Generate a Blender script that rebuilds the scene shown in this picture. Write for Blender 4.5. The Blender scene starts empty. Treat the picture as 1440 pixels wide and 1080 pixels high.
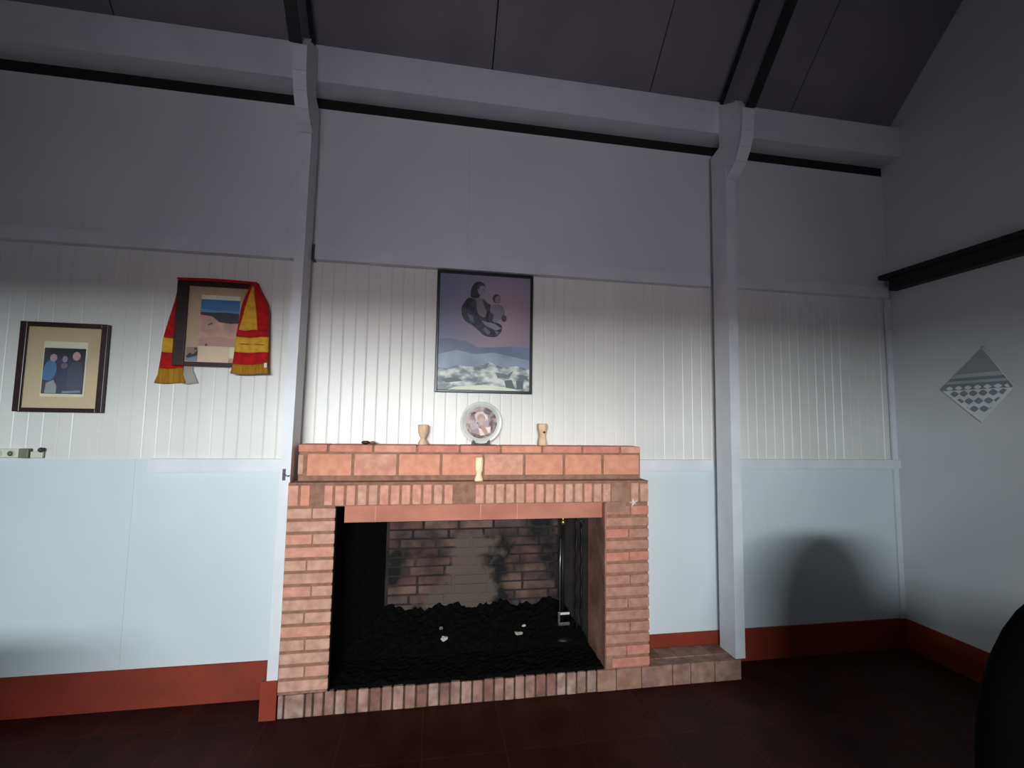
import bpy, bmesh, math, random
from mathutils import Vector, Matrix
random.seed(7)
C = bpy.context.scene.collection
scn = bpy.context.scene
PI = math.pi

# ------------------------------------------------------------------ camera
YAW, PIT, ROL = -0.1697, 0.0816, 0.0152
F = Vector((math.sin(-YAW)*math.cos(PIT), math.cos(YAW)*math.cos(PIT), math.sin(PIT)))
rt0 = Vector((math.cos(YAW), -math.sin(-YAW), 0)); up0 = rt0.cross(F)
RT = math.cos(ROL)*rt0 + math.sin(ROL)*up0
UP = -math.sin(ROL)*rt0 + math.cos(ROL)*up0
cam = bpy.data.cameras.new('camera'); co = bpy.data.objects.new('camera', cam); C.objects.link(co)
M = Matrix((RT, UP, -F)).transposed().to_4x4(); M.translation = Vector((0, -2.7382, 1.5732))
co.matrix_world = M
cam.sensor_width = 36; cam.lens = 655.06*36/1440; cam.clip_start = .02
scn.camera = co

# ------------------------------------------------------------------ light
scn.view_settings.view_transform = 'Standard'; scn.view_settings.look = 'None'
scn.view_settings.exposure = 0.0; scn.view_settings.gamma = 1
w = bpy.data.worlds.new('world'); scn.world = w; w.use_nodes = True
w.node_tree.nodes['Background'].inputs[0].default_value = (.55, .7, 1, 1)
w.node_tree.nodes['Background'].inputs[1].default_value = .15

def area(name, loc, target, sx, sy, power, col, spread=180):
    l = bpy.data.lights.new(name, 'AREA'); l.shape = 'RECTANGLE'; l.size = sx; l.size_y = sy
    l.energy = power; l.color = col; l.spread = math.radians(spread)
    o = bpy.data.objects.new(name, l); C.objects.link(o); o.location = loc
    o.rotation_euler = (Vector(target)-Vector(loc)).to_track_quat('-Z', 'Y').to_euler()
    return o
# daylight strip seen under the porch, beyond the rear doorway
area('daylight_porch', (-1.15, -9.3, 2.47), (.8, 0, 1.5), 3.3, .36, 262, (.84, .97, 1.0), 104)
# added narrow warm lamp that brightens the wall around the mantel
area('warm_mantel_fill', (-1.0, -9.3, 2.40), (.2, .2, 1.65), .8, .5, 5.6, (1, .78, .62), 30)
# added fill lamp in the rear doorway, stands for bounce on the upper wall
area('doorway_fill', (-.3, -6.28, 1.6), (.45, 0, 2.7), 1.3, 1.2, 6.4, (1, .97, 1.10), 58)
# side window on the left wall
area('daylight_side_window', (-3.98, -4.1, 2.2), (.6, .2, 2.5), .8, 1.1, 4, (.95, .93, 1))

# ------------------------------------------------------------------ materials
def hexl(r, g, b):
    f = lambda c: (c/255/12.92) if c/255 <= .04045 else ((c/255+.055)/1.055)**2.4
    return (f(r), f(g), f(b), 1)
def mat(name, col, rough=.6, col2=None, scale=6., bump=0., bscale=40., metal=0., spec=.5, detail=4., lo=.35, hi=.65, stretch=(1,1,1)):
    m = bpy.data.materials.new(name); m.use_nodes = True
    nt = m.node_tree; b = nt.nodes['Principled BSDF']
    b.inputs['Roughness'].default_value = rough; b.inputs['Metallic'].default_value = metal
    b.inputs['Specular IOR Level'].default_value = spec
    c = hexl(*col); b.inputs['Base Color'].default_value = c
    tc = nt.nodes.new('ShaderNodeTexCoord'); mp = nt.nodes.new('ShaderNodeMapping')
    mp.inputs['Scale'].default_value = stretch
    nt.links.new(tc.outputs['Object'], mp.inputs[0])
    n = nt.nodes.new('ShaderNodeTexNoise'); n.inputs['Scale'].default_value = scale; n.inputs['Detail'].default_value = detail
    nt.links.new(mp.outputs[0], n.inputs['Vector'])
    r = nt.nodes.new('ShaderNodeValToRGB'); r.color_ramp.elements[0].position = lo; r.color_ramp.elements[1].position = hi
    c2 = hexl(*(col2 or tuple(max(0, int(k*.93)) for k in col)))
    r.color_ramp.elements[0].color = c2; r.color_ramp.elements[1].color = c
    nt.links.new(n.outputs['Fac'], r.inputs[0]); nt.links.new(r.outputs[0], b.inputs['Base Color'])
    if bump:
        n2 = nt.nodes.new('ShaderNodeTexNoise'); n2.inputs['Scale'].default_value = bscale; n2.inputs['Detail'].default_value = 3
        nt.links.new(mp.outputs[0], n2.inputs['Vector'])
        bp = nt.nodes.new('ShaderNodeBump'); bp.inputs['Strength'].default_value = bump; bp.inputs['Distance'].default_value = .01
        nt.links.new(n2.outputs['Fac'], bp.inputs['Height']); nt.links.new(bp.outputs[0], b.inputs['Normal'])
    return m
def glassmat():
    m = bpy.data.materials.new('picture_glass'); m.use_nodes = True; nt = m.node_tree
    nt.nodes.remove(nt.nodes['Principled BSDF']); out = nt.nodes['Material Output']
    t = nt.nodes.new('ShaderNodeBsdfTransparent'); g = nt.nodes.new('ShaderNodeBsdfGlossy'); g.inputs['Roughness'].default_value = .04
    fr = nt.nodes.new('ShaderNodeFresnel'); fr.inputs[0].default_value = 1.5
    mx = nt.nodes.new('ShaderNodeMixShader')
    nt.links.new(fr.outputs[0], mx.inputs[0]); nt.links.new(t.outputs[0], mx.inputs[1]); nt.links.new(g.outputs[0], mx.inputs[2])
    nt.links.new(mx.outputs[0], out.inputs[0]); return m

WALL = mat('white_wall_paint', (222, 222, 224), .5, (214, 215, 218), 1.3, .02, 8)
WLOW = mat('white_lower_sheet', (216, 222, 226), .5, (208, 214, 219), 1.3, .02, 8)  # cool cast of the sky light low on the wall is put into this white
RIB = mat('white_ribbed_sheet', (226, 222, 218), .38, (218, 214, 210), 3, .02, 10, stretch=(1, 1, .2))  # warm cast of the lit middle wall is put into this white
STEEL = mat('white_painted_steel', (226, 226, 230), .45, (216, 216, 222), 5)
CEIL = mat('grey_ceiling_panel', (136, 130, 138), .8, (124, 119, 127), 2)
DARKST = mat('dark_painted_steel', (20, 20, 22), .6, (13, 13, 14), 8)
SKIRT = mat('terracotta_paint', (146, 47, 20), .7, (124, 38, 16), 3, .1, 30)
CAVITY = mat('dark_cavity', (28, 24, 22), .9)
BR = [mat('brick_orange', (224, 154, 128), .85, (208, 138, 112), 22, .25, 90),
      mat('brick_pink', (222, 160, 138), .85, (200, 138, 118), 22, .25, 90),
      mat('brick_red', (212, 142, 122), .85, (192, 122, 104), 22, .25, 90),
      mat('brick_buff', (216, 166, 144), .85, (190, 140, 120), 20, .25, 90)]
BRN = mat('brick_brown_shaded', (196, 142, 122), .85, (172, 120, 102), 22, .25, 90)  # right jamb brick: browner, and darkened for the shade on it
MORT = mat('brown_mortar', (160, 118, 98), .95, (138, 98, 80), 30, .4, 120)
WASH = mat('mortar_wash', (172, 132, 112), .95, (146, 100, 80), 12, .3, 60)
SB = [mat('worn_brick_a', (168, 128, 116), .9, (136, 98, 88), 16, .3, 80), mat('worn_brick_b', (150, 106, 94), .9, (116, 80, 70), 16, .3, 80),
      mat('worn_brick_c', (184, 148, 134), .9, (144, 108, 96), 16, .3, 80)]
SMORT = mat('worn_mortar', (84, 60, 52), .95, (58, 42, 38), 30, .3, 90)
LINT = mat('painted_lintel', (194, 124, 102), .7, (176, 106, 86), 9, .1, 40, stretch=(.5, 1, 1))
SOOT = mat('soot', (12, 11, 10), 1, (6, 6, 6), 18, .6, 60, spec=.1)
ASH = mat('ash_and_charcoal', (13, 12, 11), 1, (5, 5, 5), 30, .8, 70, spec=.1)
FB = [mat('sooty_brick_red', (100, 70, 67), .95, (14, 12, 12), 3.2, .4, 60, lo=.42, hi=.6), mat('sooty_brick_brown', (112, 86, 77), .95, (18, 15, 14), 3.2, .4, 60, lo=.42, hi=.6),
      mat('sooty_brick_grey', (88, 70, 68), .95, (13, 11, 12), 3.2, .4, 60, lo=.42, hi=.6)]
def burnt(m):     # pale burnt clay where the flames cleaned the back bricks, irregular edge
    nt = m.node_tree; b = nt.nodes['Principled BSDF']; src = b.inputs['Base Color'].links[0].from_socket
    N = nt.nodes.new; L = nt.links.new
    tc = N('ShaderNodeTexCoord'); nz = N('ShaderNodeTexNoise'); nz.inputs['Scale'].default_value = 4.5; nz.inputs['Detail'].default_value = 5
    L(tc.outputs['Object'], nz.inputs['Vector'])
    sub = N('ShaderNodeVectorMath'); sub.operation = 'SUBTRACT'; L(tc.outputs['Object'], sub.inputs[0]); sub.inputs[1].default_value = (.26, .62, .42)
    mul = N('ShaderNodeVectorMath'); mul.operation = 'MULTIPLY'; L(sub.outputs[0], mul.inputs[0]); mul.inputs[1].default_value = (1/.33, 0, 1/.33)
    ln = N('ShaderNodeVectorMath'); ln.operation = 'LENGTH'; L(mul.outputs[0], ln.inputs[0])
    ad = N('ShaderNodeMath'); ad.operation = 'MULTIPLY_ADD'; L(nz.outputs['Fac'], ad.inputs[0]); ad.inputs[1].default_value = -2.6; L(ln.outputs['Value'], ad.inputs[2])
    r = N('ShaderNodeMapRange'); L(ad.outputs[0], r.inputs['Value']); r.inputs['From Min'].default_value = -.62; r.inputs['From Max'].default_value = -.36
    r.inputs['To Min'].default_value = .92; r.inputs['To Max'].default_value = 0
    mx = N('ShaderNodeMixRGB'); L(r.outputs[0], mx.inputs[0]); L(src, mx.inputs[1]); mx.inputs[2].default_value = hexl(90, 77, 70)
    L(mx.outputs[0], b.inputs['Base Color'])
for q in FB: burnt(q)
FBM = mat('sooty_mortar', (52, 42, 40), .95, (16, 13, 13), 5, .3, 60); FBB = mat('sooty_mortar_back', (52, 42, 40), .95, (16, 13, 13), 5, .3, 60); burnt(FBB)
BURN = mat('pale_burnt_clay', (132, 118, 106), .95, (104, 90, 82), 9, .3, 50)
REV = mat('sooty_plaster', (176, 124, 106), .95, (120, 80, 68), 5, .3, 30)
BLACKFR = mat('black_frame', (14, 14, 15), .35)
MAHOG = mat('mahogany_frame', (58, 20, 14), .3, (26, 9, 8), 6, stretch=(1, 1, 8))
MATCARD = mat('cream_mount', (206, 184, 148), .8, (198, 176, 140), 4)
IVORY = mat('ivory_card', (228, 220, 196), .7)
GLASS = glassmat()
WOOD = mat('pale_wood', (226, 192, 160), .55, (196, 158, 126), 14, .05, 40, stretch=(3, 3, .6))
WOODC = mat('cream_wood', (250, 232, 196), .5, (240, 214, 176), 14)
REDCL = mat('red_knit', (196, 10, 14), .9, (160, 6, 10), 30, .3, 200)
YELCL = mat('yellow_knit', (226, 172, 52), .9, (206, 148, 40), 30, .3, 200)
OCHCL = mat('ochre_fringe', (192, 138, 26), .95, (150, 100, 18), 40, .4, 200, stretch=(6, 1, .3))
GREYCL = mat('scarf_lining', (176, 166, 156), .9)
PLASTIC = mat('ivory_plastic', (214, 214, 200), .4)
GREYP = mat('grey_plastic', (120, 116, 96), .5)
DGREY = mat('dark_grey_plastic', (64, 64, 58), .5)
METAL = mat('dull_steel', (150, 150, 146), .35, metal=.9)
BRASS = mat('brass', (210, 170, 90), .3, metal=.9)
IRON = mat('black_iron', (18, 18, 18), .5, metal=.3)
BLACKUP = mat('black_upholstery', (7, 7, 8), .95, (5, 5, 6), 10, .2, 60, spec=.03)
DWOOD = mat('dark_wood', (40, 24, 18), .5, (26, 15, 12), 8, stretch=(1, 6, 1))
CARD = {}
def ink(r, g, b, rough=.5):
    k = (r, g, b)
    if k not in CARD: CARD[k] = mat('ink_%d_%d_%d' % k, k, rough)
    return CARD[k]

def floormat():
    m = mat('dark_red_floor_tile', (68, 28, 24), .6, (48, 20, 17), 5, .05, 20, spec=.15)
    nt = m.node_tree; b = nt.nodes['Principled BSDF']
    src = b.inputs['Base Color'].links[0].from_socket
    tc = nt.nodes.new('ShaderNodeTexCoord'); mp = nt.nodes.new('ShaderNodeMapping')
    mp.inputs['Location'].default_value = (-.4, .0, 0)
    nt.links.new(tc.outputs['Object'], mp.inputs[0])
    br = nt.nodes.new('ShaderNodeTexBrick'); br.offset = 0; br.inputs['Scale'].default_value = 1
    br.inputs['Brick Width'].default_value = .4; br.inputs['Row Height'].default_value = .4; br.inputs['Mortar Size'].default_value = .004
    br.inputs['Color1'].default_value = (1, 1, 1, 1); br.inputs['Color2'].default_value = (.8, .8, .8, 1); br.inputs['Mortar'].default_value = (1.5, 1.4, 1.3, 1)
    nt.links.new(mp.outputs[0], br.inputs['Vector'])
    mx = nt.nodes.new('ShaderNodeMixRGB'); mx.blend_type = 'MULTIPLY'; mx.inputs[0].default_value = 1
    nt.links.new(src, mx.inputs[1]); nt.links.new(br.outputs['Color'], mx.inputs[2]); nt.links.new(mx.outputs[0], b.inputs['Base Color'])
    return m
FLOOR = floormat()

# ------------------------------------------------------------------ mesh helpers
class MB:
    def __init__(s): s.v = []; s.f = []; s.mi = []; s.sm = []; s.mats = []
    def m(s, mt):
        if mt not in s.mats: s.mats.append(mt)
        return s.mats.index(mt)
    def add(s, vs, fs, mt, smooth=False):
        o = len(s.v); s.v += [tuple(v) for v in vs]; k = s.m(mt)
        for f in fs: s.f.append(tuple(i+o for i in f)); s.mi.append(k); s.sm.append(smooth)
    def box(s, a, b, mt, bev=0.):
        x0, y0, z0 = a; x1, y1, z1 = b
        if bev <= 0:
            vs = [(x, y, z) for x in (x0, x1) for y in (y0, y1) for z in (z0, z1)]
            fs = [(0,1,3,2),(4,6,7,5),(0,4,5,1),(2,3,7,6),(0,2,6,4),(1,5,7,3)]
            s.add(vs, fs, mt); return
        bm = bmesh.new(); bmesh.ops.create_cube(bm, size=1)
        for v in bm.verts: v.co = Vector(((x0+x1)/2+v.co.x*(x1-x0), (y0+y1)/2+v.co.y*(y1-y0), (z0+z1)/2+v.co.z*(z1-z0)))
        bmesh.ops.bevel(bm, geom=bm.edges[:], offset=bev, segments=2, affect='EDGES', profile=.5)
        s.bm(bm, mt)
    def bm(s, bm, mt, smooth=False):
        bm.verts.index_update(); bm.verts.ensure_lookup_table()
        s.add([v.co[:] for v in bm.verts], [[v.index for v in f.verts] for f in bm.faces], mt, smooth); bm.free()
    def prism(s, pts, d, mt):          # pts: 3D polygon, d: extrusion vector
        n = len(pts); d = Vector(d); a = [Vector(p) for p in pts]; b = [p+d for p in a]
        s.add(a+b, [tuple(range(n))[::-1], tuple(range(n, 2*n))]+[(i, (i+1) % n, (i+1) % n+n, i+n) for i in range(n)], mt)
    def beam(s, p, q, w, h, mt):       # straight bar p->q, w across, h "up"
        p, q = Vector(p), Vector(q); d = (q-p).normalized()
        up = Vector((0, 0, 1)) if abs(d.z) < .9 else Vector((0, 1, 0))
        r = d.cross(up).normalized(); u = r.cross(d)
        vs = [c+r*sx*w/2+u*sz*h/2 for c in (p, q) for sx, sz in ((-1,-1),(1,-1),(1,1),(-1,1))]
        s.add(vs, [(0,1,2,3),(7,6,5,4),(0,4,5,1),(1,5,6,2),(2,6,7,3),(3,7,4,0)], mt)
    def tube(s, pts, rad, mt, n=10):
        pts = [Vector(p) for p in pts]; vs = []; fs = []
        rs = rad if isinstance(rad, (list, tuple)) else [rad]*len(pts)
        for i, p in enumerate(pts):
            d = (pts[min(i+1, len(pts)-1)]-pts[max(i-1, 0)]).normalized()
            a = Vector((0, 1, 0)) if abs(d.y) < .9 else Vector((1, 0, 0))
            u = d.cross(a).normalized(); v = d.cross(u)
            for k in range(n): t = 2*PI*k/n; vs.append(p+(u*math.cos(t)+v*math.sin(t))*rs[i])
        for i in range(len(pts)-1):
            for k in range(n): fs.append((i*n+k, i*n+(k+1) % n, (i+1)*n+(k+1) % n, (i+1)*n+k))
        fs += [tuple(range(n))[::-1], tuple(range((len(pts)-1)*n, len(pts)*n))]
        s.add(vs, fs, mt, True)
    def lathe(s, prof, c, mt, n=24, sq=0., ax='z'):   # prof [(r,h)]; sq squares the section
        vs = []; fs = []
        for r, h in prof:
            for k in range(n):
                t = 2*PI*k/n; ct, st = math.cos(t), math.sin(t)
                q = 1 + sq*(1/max(abs(ct), abs(st))-1)
                if ax == 'z': vs.append((c[0]+r*q*ct, c[1]+r*q*st, c[2]+h))
                else: vs.append((c[0]+r*ct, c[1]+h, c[2]+r*st))
        for i in range(len(prof)-1):
            for k in range(n): fs.append((i*n+k, i*n+(k+1) % n, (i+1)*n+(k+1) % n, (i+1)*n+k))
        fs += [tuple(range(n))[::-1], tuple(range((len(prof)-1)*n, len(prof)*n))]
        s.add(vs, fs, mt, True)
    def build(s, name, parent=None, recalc=True):
        me = bpy.data.meshes.new(name); me.from_pydata(s.v, [], s.f)
        for mt in s.mats: me.materials.append(mt)
        for p, k, sm in zip(me.polygons, s.mi, s.sm): p.material_index = k; p.use_smooth = sm
        if recalc:
            bm = bmesh.new(); bm.from_mesh(me); bmesh.ops.recalc_face_normals(bm, faces=bm.faces[:]); bm.to_mesh(me); bm.free()
        me.update()
        o = bpy.data.objects.new(name, me); C.objects.link(o)
        if parent:
            o.parent = parent
            if parent.type == 'EMPTY': o.matrix_parent_inverse = Matrix.Translation(-parent.location)
        return o
def tag(o, label, cat, group=None):
    o['label'] = label; o['category'] = cat
    if group: o['group'] = group
    return o
def thing(name, label, cat, loc=(0, 0, 0), group=None):
    o = bpy.data.objects.new(name, None); C.objects.link(o); o.location = loc; o.empty_display_size = .1
    return tag(o, label, cat, group)
def struct(o): o['kind'] = 'structure'; return o

# ------------------------------------------------------------------ room shell
XL, XR, YW, YB, ZE = -4.0, 3.42, .23, -6.2, 3.6
SL = 1.05
# floor
m = MB(); m.box((XL, YB, -.12), (XR, YW+.02, 0), FLOOR); struct(m.build('floor'))
# back wall: smooth lower sheets either side of the fireplace, ribbed middle sheet, smooth upper sheet
m = MB()
def smooth_sheet(x0, x1, z0, z1, y, seams, mt=WALL):
    xs = [x0]+[q for q in seams if x0 < q < x1]+[x1]
    for a, b in zip(xs[:-1], xs[1:]): m.box((a+.0003, y, z0), (b-.0003, y+.04, z1), mt)
smooth_sheet(XL, -.757, .0, 1.335, YW-.006, [-3.63, -2.63, -1.63], WLOW)
smooth_sheet(1.336, XR, .0, 1.335, YW-.006, [2.33], WLOW)
smooth_sheet(XL, XR, 2.56, 3.53, YW-.004, [-3.1, -2.0, -.9, .2, 1.3, 2.4])
m.box((XL, YW+.05, -.1), (-.83, YW+.1, 3.6), CAVITY); m.box((1.4, YW+.05, -.1), (XR, YW+.1, 3.6), CAVITY); m.box((-.9, YW+.05, 1.36), (1.5, YW+.1, 3.6), CAVITY)
# ribbed sheet
x = XL; vs = []; P = .0705
while x < XR-.02:
    k = random.random(); g = .0024 if k > .35 else .0012
    vs += [(x+.004, YW), (x+P-.009, YW+.0008), (x+P-.0045, YW+g+.001), (x+P-.0005, YW+.0004)]
    x += P
vs.append((XR, YW)); n = len(vs)
V = [(a, b, 1.33) for a, b in vs]+[(a, b, 2.57) for a, b in vs]+[(a, YW+.03, 1.33) for a, b in vs]+[(a, YW+.03, 2.57) for a, b in vs]
m.add(V, [(i, i+1, n+i+1, n+i) for i in range(n-1)]+[(2*n+i, 3*n+i, 3*n+i+1, 2*n+i+1) for i in range(n-1)], RIB)
struct(m.build('wall_back', recalc=False))
# gable walls and rear wall
YR = -3.05; ZC0 = 3.835; ZR = ZC0+(0.07-YR)*SL
m = MB(); m.prism([(XR, YW+.1, -.1), (XR, YB, -.1), (XR, YB, ZC0), (XR, YR, ZR+.1), (XR, YW+.1, ZC0+.1)], (.12, 0, 0), WALL); struct(m.build('wall_right'))
m = MB()
m.box((XL-.12, YB, -.1), (XL, -4.6, 3.84), WALL); m.box((XL-.12, -3.6, -.1), (XL, YW+.1, 3.84), WALL)
m.box((XL-.12, -4.6, -.1), (XL, -3.6, 1.55), WALL); m.box((XL-.12, -4.6, 2.85), (XL, -3.6, 3.84), WALL)
m.prism([(XL, YW+.1, 3.84), (XL, YB, 3.84), (XL, YR, ZR+.1)], (-.12, 0, 0), WALL); struct(m.build('wall_left'))
m = MB()
m.box((XL, YB-.12, -.1), (-3.0, YB, 3.84), WALL); m.box((.4, YB-.12, -.1), (XR, YB, 3.84), WALL); m.box((-3.0, YB-.12, 2.3), (.4, YB, 3.84), WALL)
struct(m.build('wall_rear'))
# ceiling: sloped sandwich panels, 1.1 m wide, small gaps
m = MB(); edges = [XL-.1, -2.98, -1.88, -.78, .33, 1.44, 2.55, XR+.1]
for a, b in zip(edges[:-1], edges[1:]):
    m.prism([(a+.004, YW+.1, ZC0-.13*SL), (a+.004, YR, ZR), (a+.004, YR, ZR+.06), (a+.004, YW+.1, ZC0-.13*SL+.08)], (b-a-.008, 0, 0), CEIL)
    m.prism([(a, YB-.1, 3.6), (a, YR, ZR), (a, YR, ZR+.06), (a, YB-.1, 3.66)], (b-a, 0, 0), CEIL)
m.prism([(XL-.2, YW+.2, ZC0-.13*SL+.1), (XL-.2, YR, ZR+.08), (XL-.2, YR, ZR+.1), (XL-.2, YW+.2, ZC0-.13*SL+.12)], (XR-XL+.4, 0, 0), CAVITY)
struct(m.build('ceiling'))
# baseboards
m = MB(); m.box((XL, YW-.022, 0), (-.83, YW-.006, .203), SKIRT); struct(m.build('baseboard_back'))
m = MB(); m.box((1.336, YW-.022, 0), (XR, YW-.006, .205), SKIRT); struct(m.build('baseboard_fireplace_side'))
m = MB(); m.box((XR-.016, YB, 0), (XR, YW-.022, .205), SKIRT); struct(m.build('baseboard_right'))
# corner strip
m = MB(); m.box((XR-.045, YW-.02, .206), (XR-.001, YW-.0065, 2.55), STEEL); struct(m.build('trim_1'))
# eaves beam
m = MB(); m.box((XL, .07, 3.6), (XR, YW-.0, 3.83), STEEL); m.box((XL, YW+.0, 3.53), (XR, YW+.1, 3.9), CAVITY)
tag(m.build('eaves_beam'), 'long white eaves beam running along the top of the back wall under the ceiling', 'beam')

# rails (girts) on the back wall
def rail(x0, x1, z0, z1, label, y0=.165, group=None):
    m = MB(); m.box((x0, y0+.0, z0), (x1, y0+.004, z1), STEEL)
    m.box((x0, y0+.004, z1-.004), (x1, YW-.005, z1), STEEL); m.box((x0, y0+.004, z0), (x1, YW-.005, z0+.004), STEEL)
    return tag(m.build('wall_rail'), label, 'rail', 'white wall rails')
rail(XL, -.81, 2.535, 2.612, 'upper white wall rail left of the left post, above the two framed photographs', .175)
r = rail(-.725, 1.90, 2.54, 2.622, 'upper white wall rail between the two posts, just above the devotional picture', .175)
m = MB(); m.box((-.745, .168, 2.535), (-.725, .229, 2.628), DGREY); m.build('end_bracket', r)['label'] = 'dark end bracket'
rail(1.985, XR-.05, 2.548, 2.63, 'upper white wall rail in the right bay between right post and corner', .175)
rail(-1.55, -.81, 1.264, 1.338, 'short lower white wall rail between the power strip and the left post', .19)
rail(1.33, 1.90, 1.262, 1.336, 'lower white wall rail between the brick mantel and the right post', .19)
rail(1.985, XR-.001, 1.275, 1.34, 'lower white wall rail in the right bay running into the corner', .19)

# posts with haunch, rafters
def post(x0, x1, zb, label, lean, yf=0):
    t = thing('steel_post', label, 'post', ((x0+x1)/2, .08, zb), 'steel posts')
    m = MB(); xs = lean
    vs = []
    for z, dx in ((zb, 0), (3.3, xs)):
        for (x, y) in ((x0, yf), (x1, yf), (x1, .16), (x0, .16)): vs.append((x+dx, y, z))
    m.add(vs, [(3,2,1,0),(4,5,6,7),(0,1,5,4),(1,2,6,5),(2,3,7,6),(3,0,4,7)], STEEL)
    m.build('column', t)
    m = MB(); a = x0+xs; b = x1+xs
    # web plate and flange of the haunch
    prof = [(0, 3.23), (-.05, 3.25), (-.11, 3.30), (-.155, 3.37), (-.185, 3.46), (-.195, 3.60), (-.12, 3.70), (.0692, 3.80), (.0692, 3.5), (.17, 3.47), (.165, 3.3), (.16, 3.25)]
    m.prism([(a+.004, y, z) for y, z in prof], (b-a-.008, 0, 0), STEEL)
    for (p, q) in zip(prof[:6], prof[1:7]):
        d = Vector((0, q[0]-p[0], q[1]-p[1])).normalized(); nn = Vector((0, -d.z, d.y))*.006
        m.prism([(a-.008, p[0], p[1]), (b+.008, p[0], p[1]), (b+.008, q[0], q[1]), (a-.008, q[0], q[1])], nn, STEEL)
    m.build('haunch', t)
    return t
post(-.814, -.7595, .198, 'left white steel post standing on the red painted block beside the fireplace', .026, .006)
post(1.905, 1.972, .128, 'right white steel post standing on the end of the brick hearth shelf', .008)
def rafter(x, label, wd=.062):
    m = MB(); zt = lambda y: ZC0+(.07-y)*SL-.004
    def strip(xa, xb, ya, yb, za, zb, mt):
        m.prism([(xa, ya, zt(ya)-za), (xa, YR, zt(YR)-za), (xa, YR, zt(YR)-zb), (xa, yb, zt(yb)-zb)], (xb-xa, 0, 0), mt)
    strip(x-wd/2, x+wd/2, .068, .068, 0, .02, DARKST); strip(x-.005, x+.005, .068, -.19, .02, .49, CEIL); strip(x-wd/2, x+wd/2, -.19, -.21, .49, .52, DARKST)
    return tag(m.build('roof_rafter'), label, 'rafter', 'roof rafters')
rafter(-.785, 'dark steel rafter rising from the top of the left post')
rafter(1.958, 'dark steel rafter with two black flanges rising from the top of the right post')
# steel channel on the right wall
t = thing('wall_channel', 'black steel channel running along the right wall above the chequered cloth', 'beam', (XR, -.5, 2.65))
m = MB(); m.box((XR-.07, -3.4, 2.598), (XR-.001, .155, 2.69), DARKST); m.build('channel_web', t)
m = MB(); m.box((XR-.10, -3.4, 2.69), (XR-.001, .205, 2.722), DARKST); m.build('channel_flange', t)
# hook on the left post
t = thing('post_latch', 'small metal latch screwed to the left post beside the mantel', 'latch', (-.775, -.004, 1.27))
m = MB(); m.box((-.790, .001, 1.238), (-.775, .0055, 1.3), DGREY); m.build('plate', t)
m = MB(); m.tube([(-.781, .001, 1.27), (-.773, -.012, 1.267), (-.761, -.013, 1.262), (-.753, -.010, 1.266)], .0035, METAL, 8); m.build('hook', t)
# red painted block under left post
m = MB(); m.box((-.842, 0.0, 0), (-.759, YW-.023, .197), SKIRT, .002)
tag(m.build('post_footing'), 'terracotta painted block under the left post at the hearth corner', 'block')

# ------------------------------------------------------------------ fireplace
fp = thing('brick_fireplace', 'large open brick fireplace with stepped mantel and soot-blackened firebox', 'fireplace', (.29, .1, 0))
def pick(s): return random.choice(s)
def bricks_h(m, x0, x1, z0, z1, y, courses, mts, mort=.016, deep=.02, side=None):
    h = (z1-z0)/courses
    for i in range(courses):
        a = z0+i*h+mort/2; b = z0+(i+1)*h-mort/2
        cuts = [x0, x1] if i % 2 == 0 else [x0, (x0+x1)/2+random.uniform(-.015, .02), x1]
        for p, q in zip(cuts[:-1], cuts[1:]):
            j = random.uniform(-.0015, .0015)
            m.box((p+(.003 if p > x0 else 0), y+j, a+random.uniform(-.001, .001)), (q-(.003 if q < x1 else 0), y+deep, b), pick(mts), .004)
JT, SB0, ST0, MT0 = 1.095, .125, 1.222, 1.43
# left jamb
m = MB(); m.box((-.7568, .0045, .122), (-.509, .30, 1.095), MORT)
bricks_h(m, -.757, -.505, .13, 1.093, .0, 14, [BR[1], BR[3], BR[3], BR[3]]); m.build('jamb', fp)
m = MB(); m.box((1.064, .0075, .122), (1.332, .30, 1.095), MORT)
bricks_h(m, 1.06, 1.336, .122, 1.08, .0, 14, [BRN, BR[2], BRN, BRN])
m.box((1.061, -.001, 1.035), (1.19, .01, 1.1), WASH, .004); m.box((1.06, -.001, .125), (1.10, .01, .2), WASH, .003)
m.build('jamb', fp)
# return of right jamb to the wall and inner reveals
m = MB(); m.box((-.505, .004, .122), (-.497, .31, 1.09), SOOT); m.build('reveal', fp)['label'] = 'inner face of the left jamb, black from soot and painted-in shade'  # soot, with the shade of the unlit side also put into the black
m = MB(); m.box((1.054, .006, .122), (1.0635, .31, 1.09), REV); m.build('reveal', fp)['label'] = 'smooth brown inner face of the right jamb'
# soldier course
m = MB(); m.box((-.7568, .0048, JT), (1.332, .30, ST0), MORT)
n = 35; wd = (1.336+.757)/n
for i in range(n):
    a = -.757+i*wd
    if i in (31, 32): continue
    mt = pick([BR[0], BR[0], BR[1]]) if i < 6 else pick([BR[1], BR[3], BR[3], BR[1]])
    if i in (15, 16): mt = BR[2]
    rec = .0045 if i in (15, 16, 2, 3) else 0
    m.box((a+(.006 if i else 0), 0+rec+random.uniform(-.002, .002), JT+.004), (a+wd-(.006 if i < n-1 else 0), .03, ST0-.012+random.uniform(-.003, .002)), mt, .005)
m.box((-.757+31*wd, .0035, JT), (-.757+33*wd, .03, ST0-.002), WASH, .004)
m.build('soldier_course', fp)
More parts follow.
